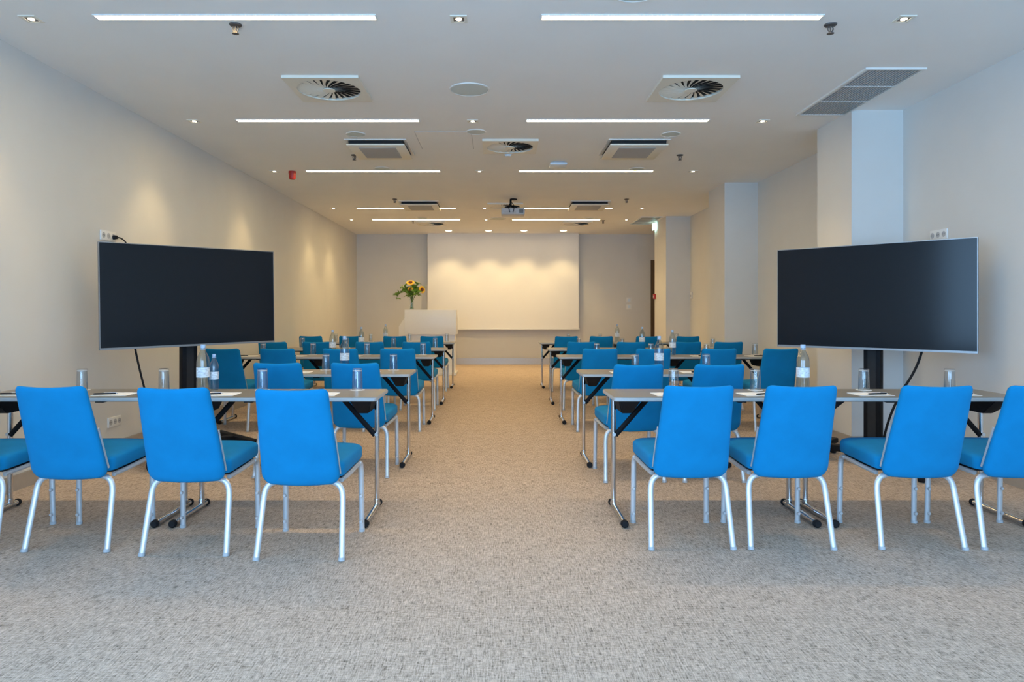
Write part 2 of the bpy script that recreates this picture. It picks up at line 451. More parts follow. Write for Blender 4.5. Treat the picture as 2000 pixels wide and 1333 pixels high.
# cassette air conditioners
def cassette_proto():
    r = thing('cassette_air_conditioner', '', 'air conditioner')
    bbox('intake_slot', 'dark_void', r, -0.29, 0.29, -0.33, 0.33, -0.045, 0)
    fl = bmesh.new()
    for a in ((-0.33, 0.33, -0.37, -0.34), (-0.33, 0.33, 0.34, 0.37), (-0.33, -0.30, -0.34, 0.34), (0.30, 0.33, -0.34, 0.34)): box(fl, *a, -0.008, 0)
    obj('flange', fl, 'white_plastic', r)
    pn = bbox('panel', 'cream_metal', r, -0.31, 0.31, -0.35, 0.35, -0.062, -0.044, 0.006)
    bbox('filter_grille', 'filter_grey', pn, -0.20, 0.20, -0.24, 0.24, -0.066, -0.060)
    freeze(r); return r
cp = cassette_proto(); first = True
for x, d, s in ((-1.315, 7.62, 'nearer one on the left side'), (1.50, 7.62, 'nearer one on the right side'), (-1.325, 11.65, 'farther one on the left side'), (1.52, 11.65, 'farther one on the right side')):
    place(cp, first, (x, d, HC), 0, f'square ceiling cassette air conditioner with grey filter, {s}', 'ceiling cassette air conditioners'); first = False

# ceiling loudspeakers
def disc_thing(name, label, cat, x, d, R, m, group=None):
    r = thing(name, label, cat, (x, d, HC), 0, group)
    b = bmesh.new(); lathe(b, [(R*0.93, 0), (R, 0), (R, -0.006), (R*0.95, -0.009), (R*0.93, -0.006)], 36); obj('rim', b, 'white_plastic', r, True)
    b = bmesh.new(); lathe(b, [(0, -0.007), (R*0.6, -0.007), (R*0.935, -0.005), (R*0.935, 0), (0, 0)], 36); obj('grille', b, m, r, True)
disc_thing('ceiling_speaker', 'large round ceiling loudspeaker near the viewer, pale green grey grille', 'speaker', -0.24, 5.63, 0.165, 'speaker_mesh')
disc_thing('ceiling_speaker', 'round ceiling loudspeaker cut by the top edge of the view', 'speaker', 0.79, 3.875, 0.165, 'speaker_mesh')
for px, py, s in ((930, 257, 'just before the middle air diffuser'), (695, 262, 'in front of the nearer left cassette unit'), (1310, 262, 'in front of the nearer right cassette unit'),
               (747, 329, 'beside the third LED strip on the left'), (1244, 330, 'beside the third LED strip on the right'),
               (825, 425.7, 'beside the farthest LED strip on the left'), (1150, 426.5, 'beside the farthest LED strip on the right'), (972, 427, 'between the farthest LED strips')):
    x, d = onceil(px, py)
    disc_thing('ceiling_speaker', f'small round ceiling speaker {s}', 'speaker', x, d, 0.10 if px != 972 else 0.17, 'speaker_mesh', 'small round ceiling speakers')

ah = thing('access_hatch', 'flush ceiling access hatch between left cassette unit and middle diffuser', 'hatch', (-0.57, 7.32, HC))
bbox('hatch_panel', 'ceiling_paint', ah, -0.285, 0.285, -0.36, 0.36, -0.003, 0)
hf = bmesh.new()
for a in ((-0.292, 0.292, -0.367, -0.361), (-0.292, 0.292, 0.361, 0.367), (-0.292, -0.286, -0.361, 0.361), (0.286, 0.292, -0.361, 0.361)): box(hf, *a, -0.0015, 0)
obj('joint', hf, 'grey_plastic', ah)
# sprinklers
def sprinkler_proto():
    r = thing('sprinkler', '', 'sprinkler')
    b = bmesh.new(); lathe(b, [(0, 0), (0.04, 0), (0.036, -0.008), (0.014, -0.012), (0, -0.012)], 18); obj('escutcheon', b, 'brass_dull', r, True)
    b = bmesh.new(); tube(b, [(0.013, 0, -0.01), (0.018, 0, -0.03), (0.004, 0, -0.055)], 0.004, 6); tube(b, [(-0.013, 0, -0.01), (-0.018, 0, -0.03), (-0.004, 0, -0.055)], 0.004, 6); tube(b, [(0, 0, -0.01), (0, 0, -0.056)], 0.005, 6)
    obj('frame_arms', b, 'brass_dull', r, True)
    b = bmesh.new(); lathe(b, [(0, -0.055), (0.022, -0.056), (0.022, -0.059), (0, -0.060)], 16); obj('deflector', b, 'brass_dull', r)
    freeze(r); return r
sk = sprinkler_proto(); first = True
for i, (pl_, pr_, py) in enumerate(((460, 1622, 48), (692, 1328, 303), (771, 1224, 389), (807, 1178, 431))):
    for s, px in (('left', pl_), ('right', pr_)):
        x, d = onceil(px, py)
        place(sk, first, (x, d, HC), 0, f'{["nearest", "second", "third", "farthest"][i]} small metal fire sprinkler on the {s} half of the ceiling', 'fire sprinklers'); first = False

# linear grilles
def grille(x0, x1, y0, y1, label):
    r = thing('ceiling_grille', label, 'vent', ((x0+x1)/2, (y0+y1)/2, HC), 0, 'long slatted ceiling grilles')
    hw, hl = (x1-x0)/2, (y1-y0)/2
    fr = bmesh.new(); t = 0.022
    box(fr, -hw, hw, -hl, -hl+t, -0.014, 0); box(fr, -hw, hw, hl-t, hl, -0.014, 0); box(fr, -hw, -hw+t, -hl+t, hl-t, -0.014, 0); box(fr, hw-t, hw, -hl+t, hl-t, -0.014, 0)
    obj('frame', fr, 'white_plastic', r)
    bbox('duct', 'dark_void', r, -hw+t, hw-t, -hl+t, hl-t, -0.002, 0)
    for k in (-1, 1): bbox('cross_bar', 'white_plastic', r, -hw+t, hw-t, k*hl/3-0.006, k*hl/3+0.006, -0.013, -0.002)
    sl = bmesh.new(); n = 17
    for i in range(n):
        x = -hw+t + (2*hw-2*t)*(i+0.5)/n; box(sl, x-0.0065, x+0.0065, -hl+t, hl-t, -0.011, -0.003)
    m = 24
    for i in range(m):
        y = -hl+t + (2*hl-2*t)*(i+0.5)/m; box(sl, -hw+t, hw-t, y-0.002, y+0.002, -0.008, -0.004)
    o = obj('slat_grid', sl, 'grey_plastic', r); o['kind'] = 'stuff'
grille(2.76, 3.22, 5.13, 6.34, 'long grey slatted ceiling grille beside the nearest right column')
grille(2.74, 3.16, 13.15, 14.25, 'grey slatted ceiling grille at the far end above the exit sign')

# fire alarm, detector, access point, exit sign
x, d = onceil(571, 335)
al = thing('fire_alarm', 'red fire alarm sounder on the ceiling near the left wall', 'alarm', (x, d, HC))
b = bmesh.new(); lathe(b, [(0, 0), (0.048, 0), (0.048, -0.03), (0, -0.03)], 20); obj('base', b, 'red_plastic', al, True)
b = bmesh.new(); lathe(b, [(0, -0.03), (0.044, -0.03), (0.044, -0.085), (0.034, -0.105), (0, -0.105)], 20); obj('horn', b, 'red_plastic', al, True)
x, d = onceil(992, 299)
sd_ = thing('smoke_detector', 'small pale round smoke detector beside the middle air diffuser', 'detector', (x, d, HC))
b = bmesh.new(); lathe(b, [(0, 0), (0.05, 0), (0.05, -0.018), (0, -0.018)], 20); obj('base', b, 'detector_blue', sd_, True)
b = bmesh.new(); lathe(b, [(0, -0.018), (0.044, -0.018), (0.032, -0.04), (0, -0.044)], 20); obj('sensing_dome', b, 'detector_blue', sd_, True)
x, d = onceil(1090, 318)
ap = thing('access_point', 'white wireless access point on the ceiling before the third right LED strip', 'access point', (x, d, HC))
bbox('housing', 'detector_blue', ap, -0.105, 0.105, -0.10, 0.10, -0.045, -0.012, 0.012); bbox('mounting_plate', 'grey_plastic', ap, -0.07, 0.07, -0.07, 0.07, -0.012, 0)
ex = thing('exit_sign', 'glowing exit sign hung from the ceiling by the far right column', 'sign', (3.165, 13.95, HC))
bbox('housing', 'white_plastic', ex, -0.02, 0.02, -0.10, 0.10, -0.03, 0, 0.003)
bbox('light_panel', 'exit_glow', ex, -0.010, 0.0, -0.095, 0.095, -0.16, -0.03)

# projector
pj = thing('projector', 'grey video projector hanging from a black ceiling mount', 'projector', (0.24, 11.1, HC))
b = bmesh.new(); lathe(b, [(0, 0), (0.06, 0), (0.06, -0.012), (0.02, -0.02), (0, -0.02)], 18); mo = obj('ceiling_mount', b, 'black_metal', pj, True)
b = bmesh.new(); tube(b, [(-0.045, 0, -0.01), (-0.045, 0, -0.12)], 0.017, 10); obj('pole', b, 'black_metal', pj, True)
b = bmesh.new()
for a, c in ((-0.14, -0.1), (0.05, -0.1), (-0.14, 0.1), (0.05, 0.1)): tube(b, [(-0.045, 0, -0.115), (a, c, -0.15), (a, c, -0.165)], 0.009, 6)
obj('bracket_arms', b, 'black_metal', pj, True)
bd = bbox('body', 'projector_grey', pj, -0.20, 0.18, -0.14, 0.14, -0.27, -0.16, 0.018, 3)
bbox('exhaust_vent', 'dark_void', bd, 0.09, 0.155, -0.1415, -0.139, -0.25, -0.18)
for k in range(5): bbox('vent_fin', 'projector_grey', bd, 0.09, 0.155, -0.145, -0.139, -0.246+k*0.015, -0.241+k*0.015)
bbox('port_panel', 'grey_plastic', bd, -0.15, 0.04, -0.1425, -0.139, -0.255, -0.215)
b = bmesh.new(); tube(b, [(0.06, 0.14, -0.215), (0.06, 0.175, -0.215)], 0.035, 16); obj('lens', b, 'black_plastic', pj, True)
b = bmesh.new(); tube(b, arc((-0.045, -0.02, -0.06), (-0.10, -0.18, -0.14), (-0.06, -0.15, -0.235), 8), 0.006, 6); tube(b, arc((-0.03, -0.02, -0.06), (0.03, -0.2, -0.14), (-0.01, -0.15, -0.235), 8), 0.006, 6)
obj('cables', b, 'black_plastic', pj, True)

# ------------------------------------------------------------------ chairs
def chair_proto():
    r = thing('conference_chair', '', 'chair')
    # backrest
    H = 0.50; zc, yc = 0.625, -0.262; lean = -0.165/0.50
    ol = round_rect(0.395, 0.355, H, 0.030, 0.052, 7, 6)
    def fb(u, v, w):
        k = -0.026*(1-(u/0.2)**2)
        top = max(0.0, (v/(H/2)))**6; bot = max(0.0, (-v/(H/2)))**4
        z = zc + v - 0.010*top*(1-(u/0.18)**2) - 0.008*bot*(1-(u/0.2)**2)
        return (u, yc + v*lean + k + w, z)
    T = 0.021
    b = bmesh.new()
    pr = [(None, -T-0.004), (0.13, -T-0.004), (0.07, -T-0.003), (0.03, -T-0.001), (0.012, -T+0.003), (0.004, -T+0.009), (0, -T+0.018), (0.002, 0.006), (0.009, 0.016), (0.03, 0.022), (0.07, 0.025), (0.13, 0.026), (None, 0.026)]
    pillow(b, ol, pr, fb)
    bk = obj('backrest', b, 'blue_fabric', r, True)
    # metal strips up the lower half of the back's edges
    for s in (-1, 1):
        b = bmesh.new(); pts = []
        for i in range(9):
            v = -0.20 + 0.22*i/8; u = s*(0.1975 - 0.04*(v+0.25)/0.5*0.5 + 0.0015)
            p = fb(u, v, 0.012); pts.append(p)
        tube(b, pts, 0.0036, 6, flat=1.8); obj('edge_strip', b, 'silver_paint', bk, True)
    # seat
    os_ = round_rect(0.41, 0.445, 0.43, 0.06, 0.05, 6, 5)
    def fs(u, v, w):
        return (u, 0.045 + v, 0.447 + w + 0.01*v/0.2 + 0.006*(1-(u/0.22)**2)*(1 if w > 0 else 0))
    b = bmesh.new()
    pillow(b, os_, [(None, -0.040), (0.10, -0.040), (0.02, -0.040), (0.004, -0.034), (0, -0.022), (0, 0.020), (0.006, 0.031), (0.02, 0.038), (0.05, 0.041), (0.10, 0.043), (None, 0.043)], fs)
    se = obj('seat', b, 'blue_fabric', r, True)
    b = bmesh.new(); box(b, -0.19, 0.19, -0.14, 0.22, 0.392, 0.408); obj('seat_pan', b, 'black_plastic', se)
    R = 0.0155
    for s in (-1, 1):
        # rear leg, bent over to the middle of the rear rail
        b = bmesh.new()
        pts = [(s*0.214, -0.23, 0.012), (s*0.203, -0.165, 0.27)] + arc((s*0.201, -0.158, 0.30), (s*0.197, -0.145, 0.372), (s*0.13, -0.145, 0.374), 7)
        tube(b, pts, R, 10, flat=0.8); lg = obj('leg', b, 'silver_paint', r, True)
        b = bmesh.new(); tube(b, [(s*0.2145, -0.233, 0), (s*0.214, -0.23, 0.016)], 0.0175, 10); obj('foot_glide', b, 'grey_plastic', lg, True)
        # front leg
        b = bmesh.new()
        tube(b, [(s*0.216, 0.23, 0.012), (s*0.213, 0.222, 0.35)] + arc((s*0.212, 0.221, 0.36), (s*0.212, 0.219, 0.402), (s*0.211, 0.17, 0.397), 5), R, 10, flat=0.8)
        lg = obj('leg', b, 'silver_paint', r, True)
        b = bmesh.new(); tube(b, [(s*0.2165, 0.23, 0), (s*0.216, 0.23, 0.016)], 0.0175, 10); obj('foot_glide', b, 'grey_plastic', lg, True)
        for zz in (0.06, 0.205):
            b = bmesh.new(); tube(b, [(s*0.216, 0.212, zz), (s*0.216, 0.204, zz)], [0.011, 0.008], 8); obj('bolt', b, 'silver_paint', lg, True)
        b = bmesh.new()
        tube(b, [(s*0.211, 0.17, 0.397), (s*0.203, 0.0, 0.386), (s*0.185, -0.12, 0.376)], 0.0125, 8); obj('side_rail', b, 'silver_paint', r, True)
    b = bmesh.new(); tube(b, [(-0.132, -0.145, 0.374), (0.132, -0.145, 0.374)], R, 10, flat=0.8); obj('rear_rail', b, 'silver_paint', r, True)
    freeze(r); return r
ch = chair_proto(); first = True
TW, TD, TH = 1.205, 0.45, 0.74
TY = [3.99, 5.50, 7.60, 9.18, 11.12]
TEND = {'left': -0.715, 'right': 0.672}
CHAIRS = {('left', 0): [(-0.993, 3.405), (-1.60, 3.47), (-2.21, 3.53), (-2.83, 3.53)],
          ('right', 0): [(1.008, 3.56), (1.536, 3.56), (2.22, 3.56), (2.74, 3.56)],
          ('left', 1): [(-1.045, 5.10), (-1.648, 5.10)], ('right', 1): [(0.975, 4.96), (1.585, 4.96)],
          ('left', 2): [(-1.035, 7.06), (-1.618, 7.06), (-2.255, 7.06), (-2.805, 7.06)],
          ('right', 2): [(1.030, 7.06), (1.602, 7.06), (2.243, 7.06), (2.868, 7.06)],
          ('left', 3): [(-1.000, 8.62), (-1.602, 8.62), (-2.272, 8.62), (-2.84, 8.62)],
          ('right', 3): [(1.037, 8.62), (1.622, 8.62), (2.342, 8.62), (2.864, 8.62)],
          ('left', 4): [(-1.037, 10.65), (-1.63, 10.65), (-2.29, 10.65), (-2.88, 10.65)],
          ('right', 4): [(1.043, 10.58), (1.592, 10.58), (2.285, 10.58), (2.895, 10.58)]}
ROWN = ['nearest row', 'second row', 'third row', 'fourth row', 'last row']
SEAT = ['next to the aisle', 'second from the aisle', 'third from the aisle', 'farthest from the aisle']
random.seed(3)
def foot_xs(s, i):
    k = -1 if s == 'left' else 1; out = []
    for j in range(1 if i == 1 else 2):
        c = TEND[s] + k*(TW+0.004)*(j+0.5); out += [c-TW/2+0.05, c+TW/2-0.05]
    return out
for (s, i), lst in CHAIRS.items():
    for j, (x, dd) in enumerate(lst):
        for fx in foot_xs(s, i):
            for lx in (-0.216, 0.216):
                if TY[i]-0.118 < dd+0.46 < TY[i]+0.42 and abs(x+lx-fx) < 0.045:
                    x = fx - lx + math.copysign(0.045, x+lx-fx)
        lst[j] = (x, dd)
for (s, i), lst in CHAIRS.items():
    for j, (x, dd) in enumerate(lst):
        seat = SEAT[j]
        rz = random.uniform(-0.025, 0.025)
        place(ch, first, (x, dd+0.23, 0), rz, f'blue upholstered chair in the {ROWN[i]} {s} of the aisle, {seat}', 'blue conference chairs', skip=('bolt',) if i > 2 else ()); first = False

# ------------------------------------------------------------------ tables
def table_proto():
    r = thing('folding_table', '', 'table')      # origin: middle of the front edge, on the floor; runs to +y
    ol = round_rect(TW, TW, TD, 0.022, 0.022, 4, 2)
    b = bmesh.new(); pillow(b, [(u*0.996, v*0.99) for u, v in ol], [(None, 0.0), (0.004, 0.0), (0.0, 0.0006)] + [(0, 0.001), (0.0, 0.0014), (None, 0.0014)], lambda u, v, w: (u, v+TD/2, TH-0.0014+w))
    obj('table_top', b, 'table_laminate', r)
    b = bmesh.new(); pillow(b, ol, [(None, -0.024), (0.004, -0.024), (0, -0.020), (0, -0.006), (0.003, -0.0016), (None, -0.0016)], lambda u, v, w: (u, v+TD/2, TH+w))
    obj('edge_band', b, 'table_edge', r, True)
    for s in (-1, 1):
        xe = s*(TW/2-0.05); yp = 0.315
        b = bmesh.new(); tube(b, [(xe, yp, 0.035), (xe, yp, TH-0.045)], 0.0155, 12); lg = obj('leg', b, 'chrome', r, True)
        b = bmesh.new(); tube(b, [(xe, 0.375, 0.024), (xe, -0.055, 0.024)], 0.0165, 12); ft = obj('foot_bar', b, 'chrome', lg, True)
        for y0, y1 in ((-0.085, -0.05), (0.37, 0.395)):
            b = bmesh.new(); tube(b, [(xe, y0, 0.023), (xe, y0+0.008, 0.023), (xe, y1-0.008, 0.023), (xe, y1, 0.023)], [0.016, 0.0225, 0.0225, 0.019], 12); obj('foot_cap', b, 'rubber', lg, True)
        b = bmesh.new(); tube(b, [(xe, yp, 0.03), (xe, yp, 0.06)], 0.019, 12); obj('leg_collar', b, 'chrome', lg, True)
        # bracket: tapered black moulding under the top
        b = bmesh.new()
        zt, zb_ = TH-0.0245, TH-0.118
        xo, xi = s*(TW/2-0.035), s*(TW/2-0.165); xo2, xi2 = s*(TW/2-0.075), s*(TW/2-0.140)
        vs = [b.verts.new(p) for p in ((xo, 0.03, zt), (xi, 0.03, zt), (xi, 0.41, zt), (xo, 0.41, zt), (xo2, 0.17, zb_), (xi2, 0.17, zb_), (xi2, 0.36, zb_), (xo2, 0.36, zb_))]
        for f in ((0,1,2,3), (4,5,6,7), (0,1,5,4), (1,2,6,5), (2,3,7,6), (3,0,4,7)): b.faces.new([vs[k] for k in f])
        bmesh.ops.bevel(b, geom=b.edges[:], offset=0.006, segments=2, affect='EDGES')
        obj('hinge_bracket', b, 'black_plastic', r, True)
        # diagonal brace
        b = bmesh.new()
        tube(b, [(s*(TW/2-0.06), yp-0.012, 0.465), (s*(TW/2-0.275), yp-0.012, TH-0.03)], 0.0165, 8, flat=0.6)
        br = obj('brace', b, 'black_metal', r, True)
        b = bmesh.new(); tube(b, [(xe, yp-0.03, 0.472), (xe, yp+0.02, 0.472)], 0.011, 8); obj('pivot_bolt', b, 'aluminium', br, True)
        bbox('underside_stop', 'black_plastic', r, min(s*0.14, s*0.19), max(s*0.14, s*0.19), 0.05, 0.09, TH-0.036, TH-0.023)
    bbox('under_rail', 'black_metal', r, -TW/2+0.16, TW/2-0.16, 0.29, 0.32, TH-0.05, TH-0.023)
    freeze(r); return r
tb = table_proto(); first = True
for i, y in enumerate(TY):
    for s, e in (('left', -0.715), ('right', 0.672)):
        k = -1 if s == 'left' else 1
        for j in range(1 if i == 1 else 2):
            where = ('' if i == 1 else ', the one beside the aisle' if j == 0 else ', the one nearer the wall')
            rz = 0 if k > 0 else 0
            place(tb, first, (e + k*(TW+0.004)*(j+0.5), y, 0), rz, f'grey folding table, {ROWN[i]} {s} of the aisle{where}', 'grey folding tables'); first = False

# ------------------------------------------------------------------ things on the tables
def glass_proto():
    r = thing('drinking_glass', '', 'glass')       # upside-down tumbler
    b = bmesh.new()
    lathe(b, [(0.0335, 0.0), (0.0325, 0.05), (0.030, 0.132), (0.0285, 0.136), (0, 0.136), (0, 0.122), (0.0275, 0.121), (0.0295, 0.05), (0.0310, 0.0), (0.0335, 0.0)], 20)
    obj('tumbler', b, 'clear_glass', r, True)
    b = bmesh.new(); lathe(b, [(0.0275, 0.1205), (0.0292, 0.1215), (0.0292, 0.1232), (0, 0.1232), (0, 0.1205), (0.0275, 0.1205)], 20)
    obj('thick_base', b, 'detector_blue', r, True)
    freeze(r); return r
def bottle_proto():
    r = thing('water_bottle', '', 'bottle')
    b = bmesh.new()
    lathe(b, [(0, 0.004), (0.030, 0), (0.038, 0.006), (0.039, 0.05), (0.0375, 0.09), (0.039, 0.13), (0.039, 0.185), (0.034, 0.215), (0.020, 0.245), (0.0135, 0.262), (0.0135, 0.272)], 22)
    bd = obj('body', b, 'bottle_plastic', r, True)
    b = bmesh.new(); lathe(b, [(0.0392, 0.088), (0.0400, 0.088), (0.0400, 0.150), (0.0392, 0.150)], 22); obj('label_band', b, 'bottle_label', r, True)
    b = bmesh.new(); lathe(b, [(0, 0.294), (0.0145, 0.294), (0.0155, 0.290), (0.0155, 0.272), (0, 0.272)], 18); obj('cap', b, 'cap_blue', r, True)
    b = bmesh.new(); lathe(b, [(0.0135, 0.264), (0.0175, 0.264), (0.0175, 0.268), (0.0135, 0.268)], 18); obj('neck_ring', b, 'cap_blue', r, True)
    freeze(r); return r
def pad_proto():
    r = thing('notepad', '', 'notepad')
    b = bmesh.new(); box(b, -0.105, 0.105, -0.075, 0.075, 0, 0.0022); obj('sheets', b, 'paper', r)
    b = bmesh.new(); box(b, -0.105, 0.105, 0.066, 0.0755, 0, 0.0032); obj('glued_edge', b, 'paper', r)
    freeze(r); return r
def pen_proto():
    r = thing('pen', '', 'pen')
    b = bmesh.new(); tube(b, [(-0.065, 0, 0.005), (-0.055, 0, 0.005), (0.06, 0, 0.005)], [0.0015, 0.0048, 0.0048], 8); obj('barrel', b, 'black_plastic', r, True)
    b = bmesh.new(); tube(b, [(0.06, 0, 0.005), (0.070, 0, 0.005)], 0.003, 8); obj('push_button', b, 'aluminium', r, True)
    b = bmesh.new(); box(b, 0.025, 0.062, -0.0015, 0.0015, 0.0095, 0.0115); obj('clip', b, 'aluminium', r)
    freeze(r); return r
gp, bp, pp, np_ = glass_proto(), bottle_proto(), pad_proto(), pen_proto()
cme = bmesh.new(); lathe(cme, [(0, 0), (0.048, 0), (0.048, 0.0015), (0, 0.0015)], 24)
cp0 = obj('coaster', cme, 'paper'); cp0['category'] = 'coaster'; KIDS[cp0.name] = []
GX = {('left', 0): [-0.906, -1.514, -2.146, -2.67], ('right', 0): [1.12, 1.645, 2.34, 2.89], ('left', 1): [-0.907, -1.49], ('right', 1): [1.177, 1.788],
      ('left', 2): [-0.885, -1.54, -2.17, -2.755], ('right', 2): [1.146, 1.78, 2.43, 3.0],
      ('left', 3): [-0.89, -1.47, -2.13, -2.75], ('right', 3): [1.125, 1.73, 2.46, 3.0],
      ('left', 4): [-0.876, -1.5, -2.155, -2.74], ('right', 4): [1.176, 1.71, 2.40, 3.0]}
fg = fc = fp = fn_ = True
random.seed(11)
for (s, i), xs in GX.items():
    k = -1 if s == 'left' else 1
    for j, x in enumerate(xs):
        yb = TY[i] + TD - 0.065
        w = f'{ROWN[i]} {s} of the aisle, place {SEAT[j]}'
        place(cp0, fc, (x, yb, TH), 0, f'round white paper coaster, {w}', 'paper coasters'); fc = False
        place(gp, fg, (x, yb, TH+0.0015), random.uniform(0, 6), f'upturned clear drinking glass, {w}', 'upturned drinking glasses'); fg = False
        if i < 3:
            cx = CHAIRS[(s, i)][j][0]
            px = cx + {('left', 0): -0.09, ('right', 0): 0.035}.get((s, i), -0.05 if s == 'left' else 0.05)
            a = random.uniform(-0.12, 0.12)
            yp_ = TY[i] + 0.15
            place(pp, fp, (px, yp_, TH), a, f'white notepad, {w}', 'white notepads'); fp = False
            place(np_, fn_, (px + k*0.03 + (0.0 if k > 0 else -0.02), yp_-0.02, TH+0.0022), a + random.uniform(0.1, 0.35), f'black pen on notepad, {w}', 'black pens'); fn_ = False
fb_ = True
for (s, i), x in {('left', 0): -1.875, ('right', 0): 1.93, ('left', 1): -1.318, ('right', 1): 1.373, ('left', 2): -1.93, ('right', 2): 2.02, ('left', 3): -1.915, ('right', 3): 2.0, ('left', 4): -1.90, ('right', 4): 1.99}.items():
    place(bp, fb_, (x, TY[i]+0.34, TH), random.uniform(0, 6), f'clear water bottle with pale label on the {ROWN[i]} tables {s} of the aisle', 'water bottles on the tables'); fb_ = False
o = place(bp, False, (-1.83, TY[0]+0.40, TH), 1.0, 'smaller clear bottle just beside the taller one, nearest row left of the aisle', 'water bottles on the tables'); o.scale = (0.72, 0.72, 0.78)

# ------------------------------------------------------------------ televisions on rolling stands
def tv(x, y, z, rz, roll, side):
    w, h = 1.45, 0.835
    t = thing('television', f'large black flat television on a rolling stand, {side} side of the room', 'television', (x, y, z), rz, 'large televisions')
    t.rotation_euler = (0, roll, rz)
    bz = bmesh.new()
    for a in ((-w/2, w/2, h/2-0.005, h/2), (-w/2, w/2, -h/2, -h/2+0.016), (-w/2, -w/2+0.004, -h/2+0.016, h/2-0.005), (w/2-0.004, w/2, -h/2+0.016, h/2-0.005)):
        box(bz, a[0], a[1], -0.014, 0.014, a[2], a[3])
    obj('bezel', bz, 'bezel_metal', t)
    bbox('screen', 'tv_screen', t, -w/2+0.004, w/2-0.004, -0.010, 0.010, -h/2+0.016, h/2-0.005)
    bbox('rear_housing', 'black_plastic', t, -w/2+0.25, w/2-0.25, 0.010, 0.052, -h/2+0.05, h/2-0.2, 0.01)
    # stand
    c, s_ = math.cos(rz), math.sin(rz)
    st = thing('television_stand', f'black rolling television stand, {side} side of the room', 'stand', (x - s_*0.115, y + c*0.115, 0), rz, 'rolling television stands')
    col = bbox('column', 'black_metal', st, -0.062, 0.062, -0.04, 0.04, 0.11, 1.50, 0.006)
    bbox('front_groove', 'dark_void', col, -0.03, 0.03, -0.0415, -0.038, 0.2, 1.0)
    bbox('mount_plate', 'black_metal', st, -0.25, 0.25, -0.062, -0.040, z-0.2, z+0.2)
    bbox('cross_beam', 'black_metal', st, -0.42, 0.42, -0.045, 0.045, 0.085, 0.135, 0.008)
    for k in (-1, 1):
        f = bbox('foot', 'black_metal', st, k*0.42-0.035, k*0.42+0.035, -0.36, 0.34, 0.09, 0.135, 0.01)
        for y0 in (-0.32, 0.30):
            b = bmesh.new(); tube(b, [(k*0.42-0.018, y0+0.01, 0.042), (k*0.42+0.018, y0+0.01, 0.042)], 0.042, 16); tube(b, [(k*0.42, y0, 0.05), (k*0.42, y0, 0.095)], 0.012, 8)
            obj('caster', b, 'rubber', f, True)
    return t
tv(-2.573, 5.765, 1.372, math.radians(47), -0.012, 'left')
tv(2.93, 5.41, 1.36, math.radians(-46), 0, 'right')
b = bmesh.new(); tube(b, arc((-2.92, 5.45, 1.05), (-2.90, 5.50, 0.75), (-2.83, 5.63, 0.30), 10) + arc((-2.82, 5.64, 0.25), (-2.80, 5.68, 0.135), (-2.70, 5.75, 0.142), 6), 0.009, 6)
tag(obj('power_cable', b, 'rubber', None, True), 'black cable hanging below the left television', 'cable')
b = bmesh.new(); tube(b, arc((3.24, 5.20, 1.05), (3.24, 5.22, 0.85), (3.13, 5.28, 0.65), 10) + arc((3.12, 5.285, 0.62), (3.02, 5.33, 0.40), (3.05, 5.43, 0.142), 8), 0.010, 6)
tag(obj('power_cable', b, 'rubber', None, True), 'black cable hanging below the right television', 'cable')

# ------------------------------------------------------------------ sockets, switches, call point
def socket(x, y, z, nx, label, n=3, w=0.22, h=0.085, dark=True):
    """plate on a side wall; nx = +1 faces +x"""
    r = thing('wall_socket', label, 'socket', (x, y, z)); 
    bbox('face_plate', 'white_plastic', r, 0 if nx > 0 else -0.012, 0.012 if nx > 0 else 0, -w/2, w/2, -h/2, h/2, 0.003)
    for k in range(n):
        yy = -w/2 + w*(k+0.5)/n; b = bmesh.new()
        tube(b, [(nx*0.0115, yy, 0), (nx*0.0135, yy, 0)], 0.024, 14); o = obj('outlet', b, 'grey_plastic', r, True)
        for q in (-0.009, 0.009):
            b = bmesh.new(); tube(b, [(nx*0.013, yy+q, 0), (nx*0.0142, yy+q, 0)], 0.004, 6); obj('pin_hole', b, 'dark_void', o)
    return r
socket(XL, 5.86, 1.895, 1, 'white wall socket with plug above the left television', 3)
b = bmesh.new(); tube(b, [(XL+0.0145, 5.93, 1.89), (XL+0.045, 5.93, 1.89)], [0.02, 0.016], 10); 
pg = thing('power_plug', 'black plug and lead in the wall socket above the left television', 'plug', (0, 0, 0)); obj('plug', b, 'rubber', pg, True)
b = bmesh.new(); tube(b, arc((XL+0.045, 5.93, 1.89), (XL+0.12, 5.98, 1.89), (XL+0.10, 6.05, 1.70), 8), 0.006, 6); obj('lead', b, 'rubber', pg, True)
socket(XL, 5.96, 0.285, 1, 'low white wall socket behind the nearest left chairs', 3, 0.20)
socket(XR, 5.70, 1.885, -1, 'white wall socket above the right television', 3)
th = thing('thermostat', 'small white wall control between the far right columns', 'control', (XR, 13.0, 1.56))
bbox('housing', 'white_plastic', th, -0.02, 0, -0.045, 0.045, -0.06, 0.06, 0.004); bbox('dial', 'grey_plastic', th, -0.026, -0.02, -0.02, 0.02, -0.03, 0.01, 0.002)
mcp = thing('fire_call_point', 'red fire call point on the far right column beside the door', 'call point', (3.21, 13.97, 1.56))
bbox('housing', 'red_plastic', mcp, -0.045, 0, -0.045, 0.045, -0.05, 0.05, 0.005); bbox('window_plate', 'white_plastic', mcp, -0.047, -0.044, -0.025, 0.025, -0.02, 0.02)
for z, s in ((1.525, 'upper'), (1.365, 'lower')):
    r = thing('light_switch', f'{s} white switch plate on the end wall right of the screen', 'switch', (3.08, YB, z), 0, 'switch plates on the end wall')
    bbox('face_plate', 'white_plastic', r, -0.06, 0.06, -0.012, 0, -0.06, 0.06, 0.003); bbox('rocker', 'detector_blue', r, -0.03, 0.03, -0.017, -0.011, -0.03, 0.03, 0.002)

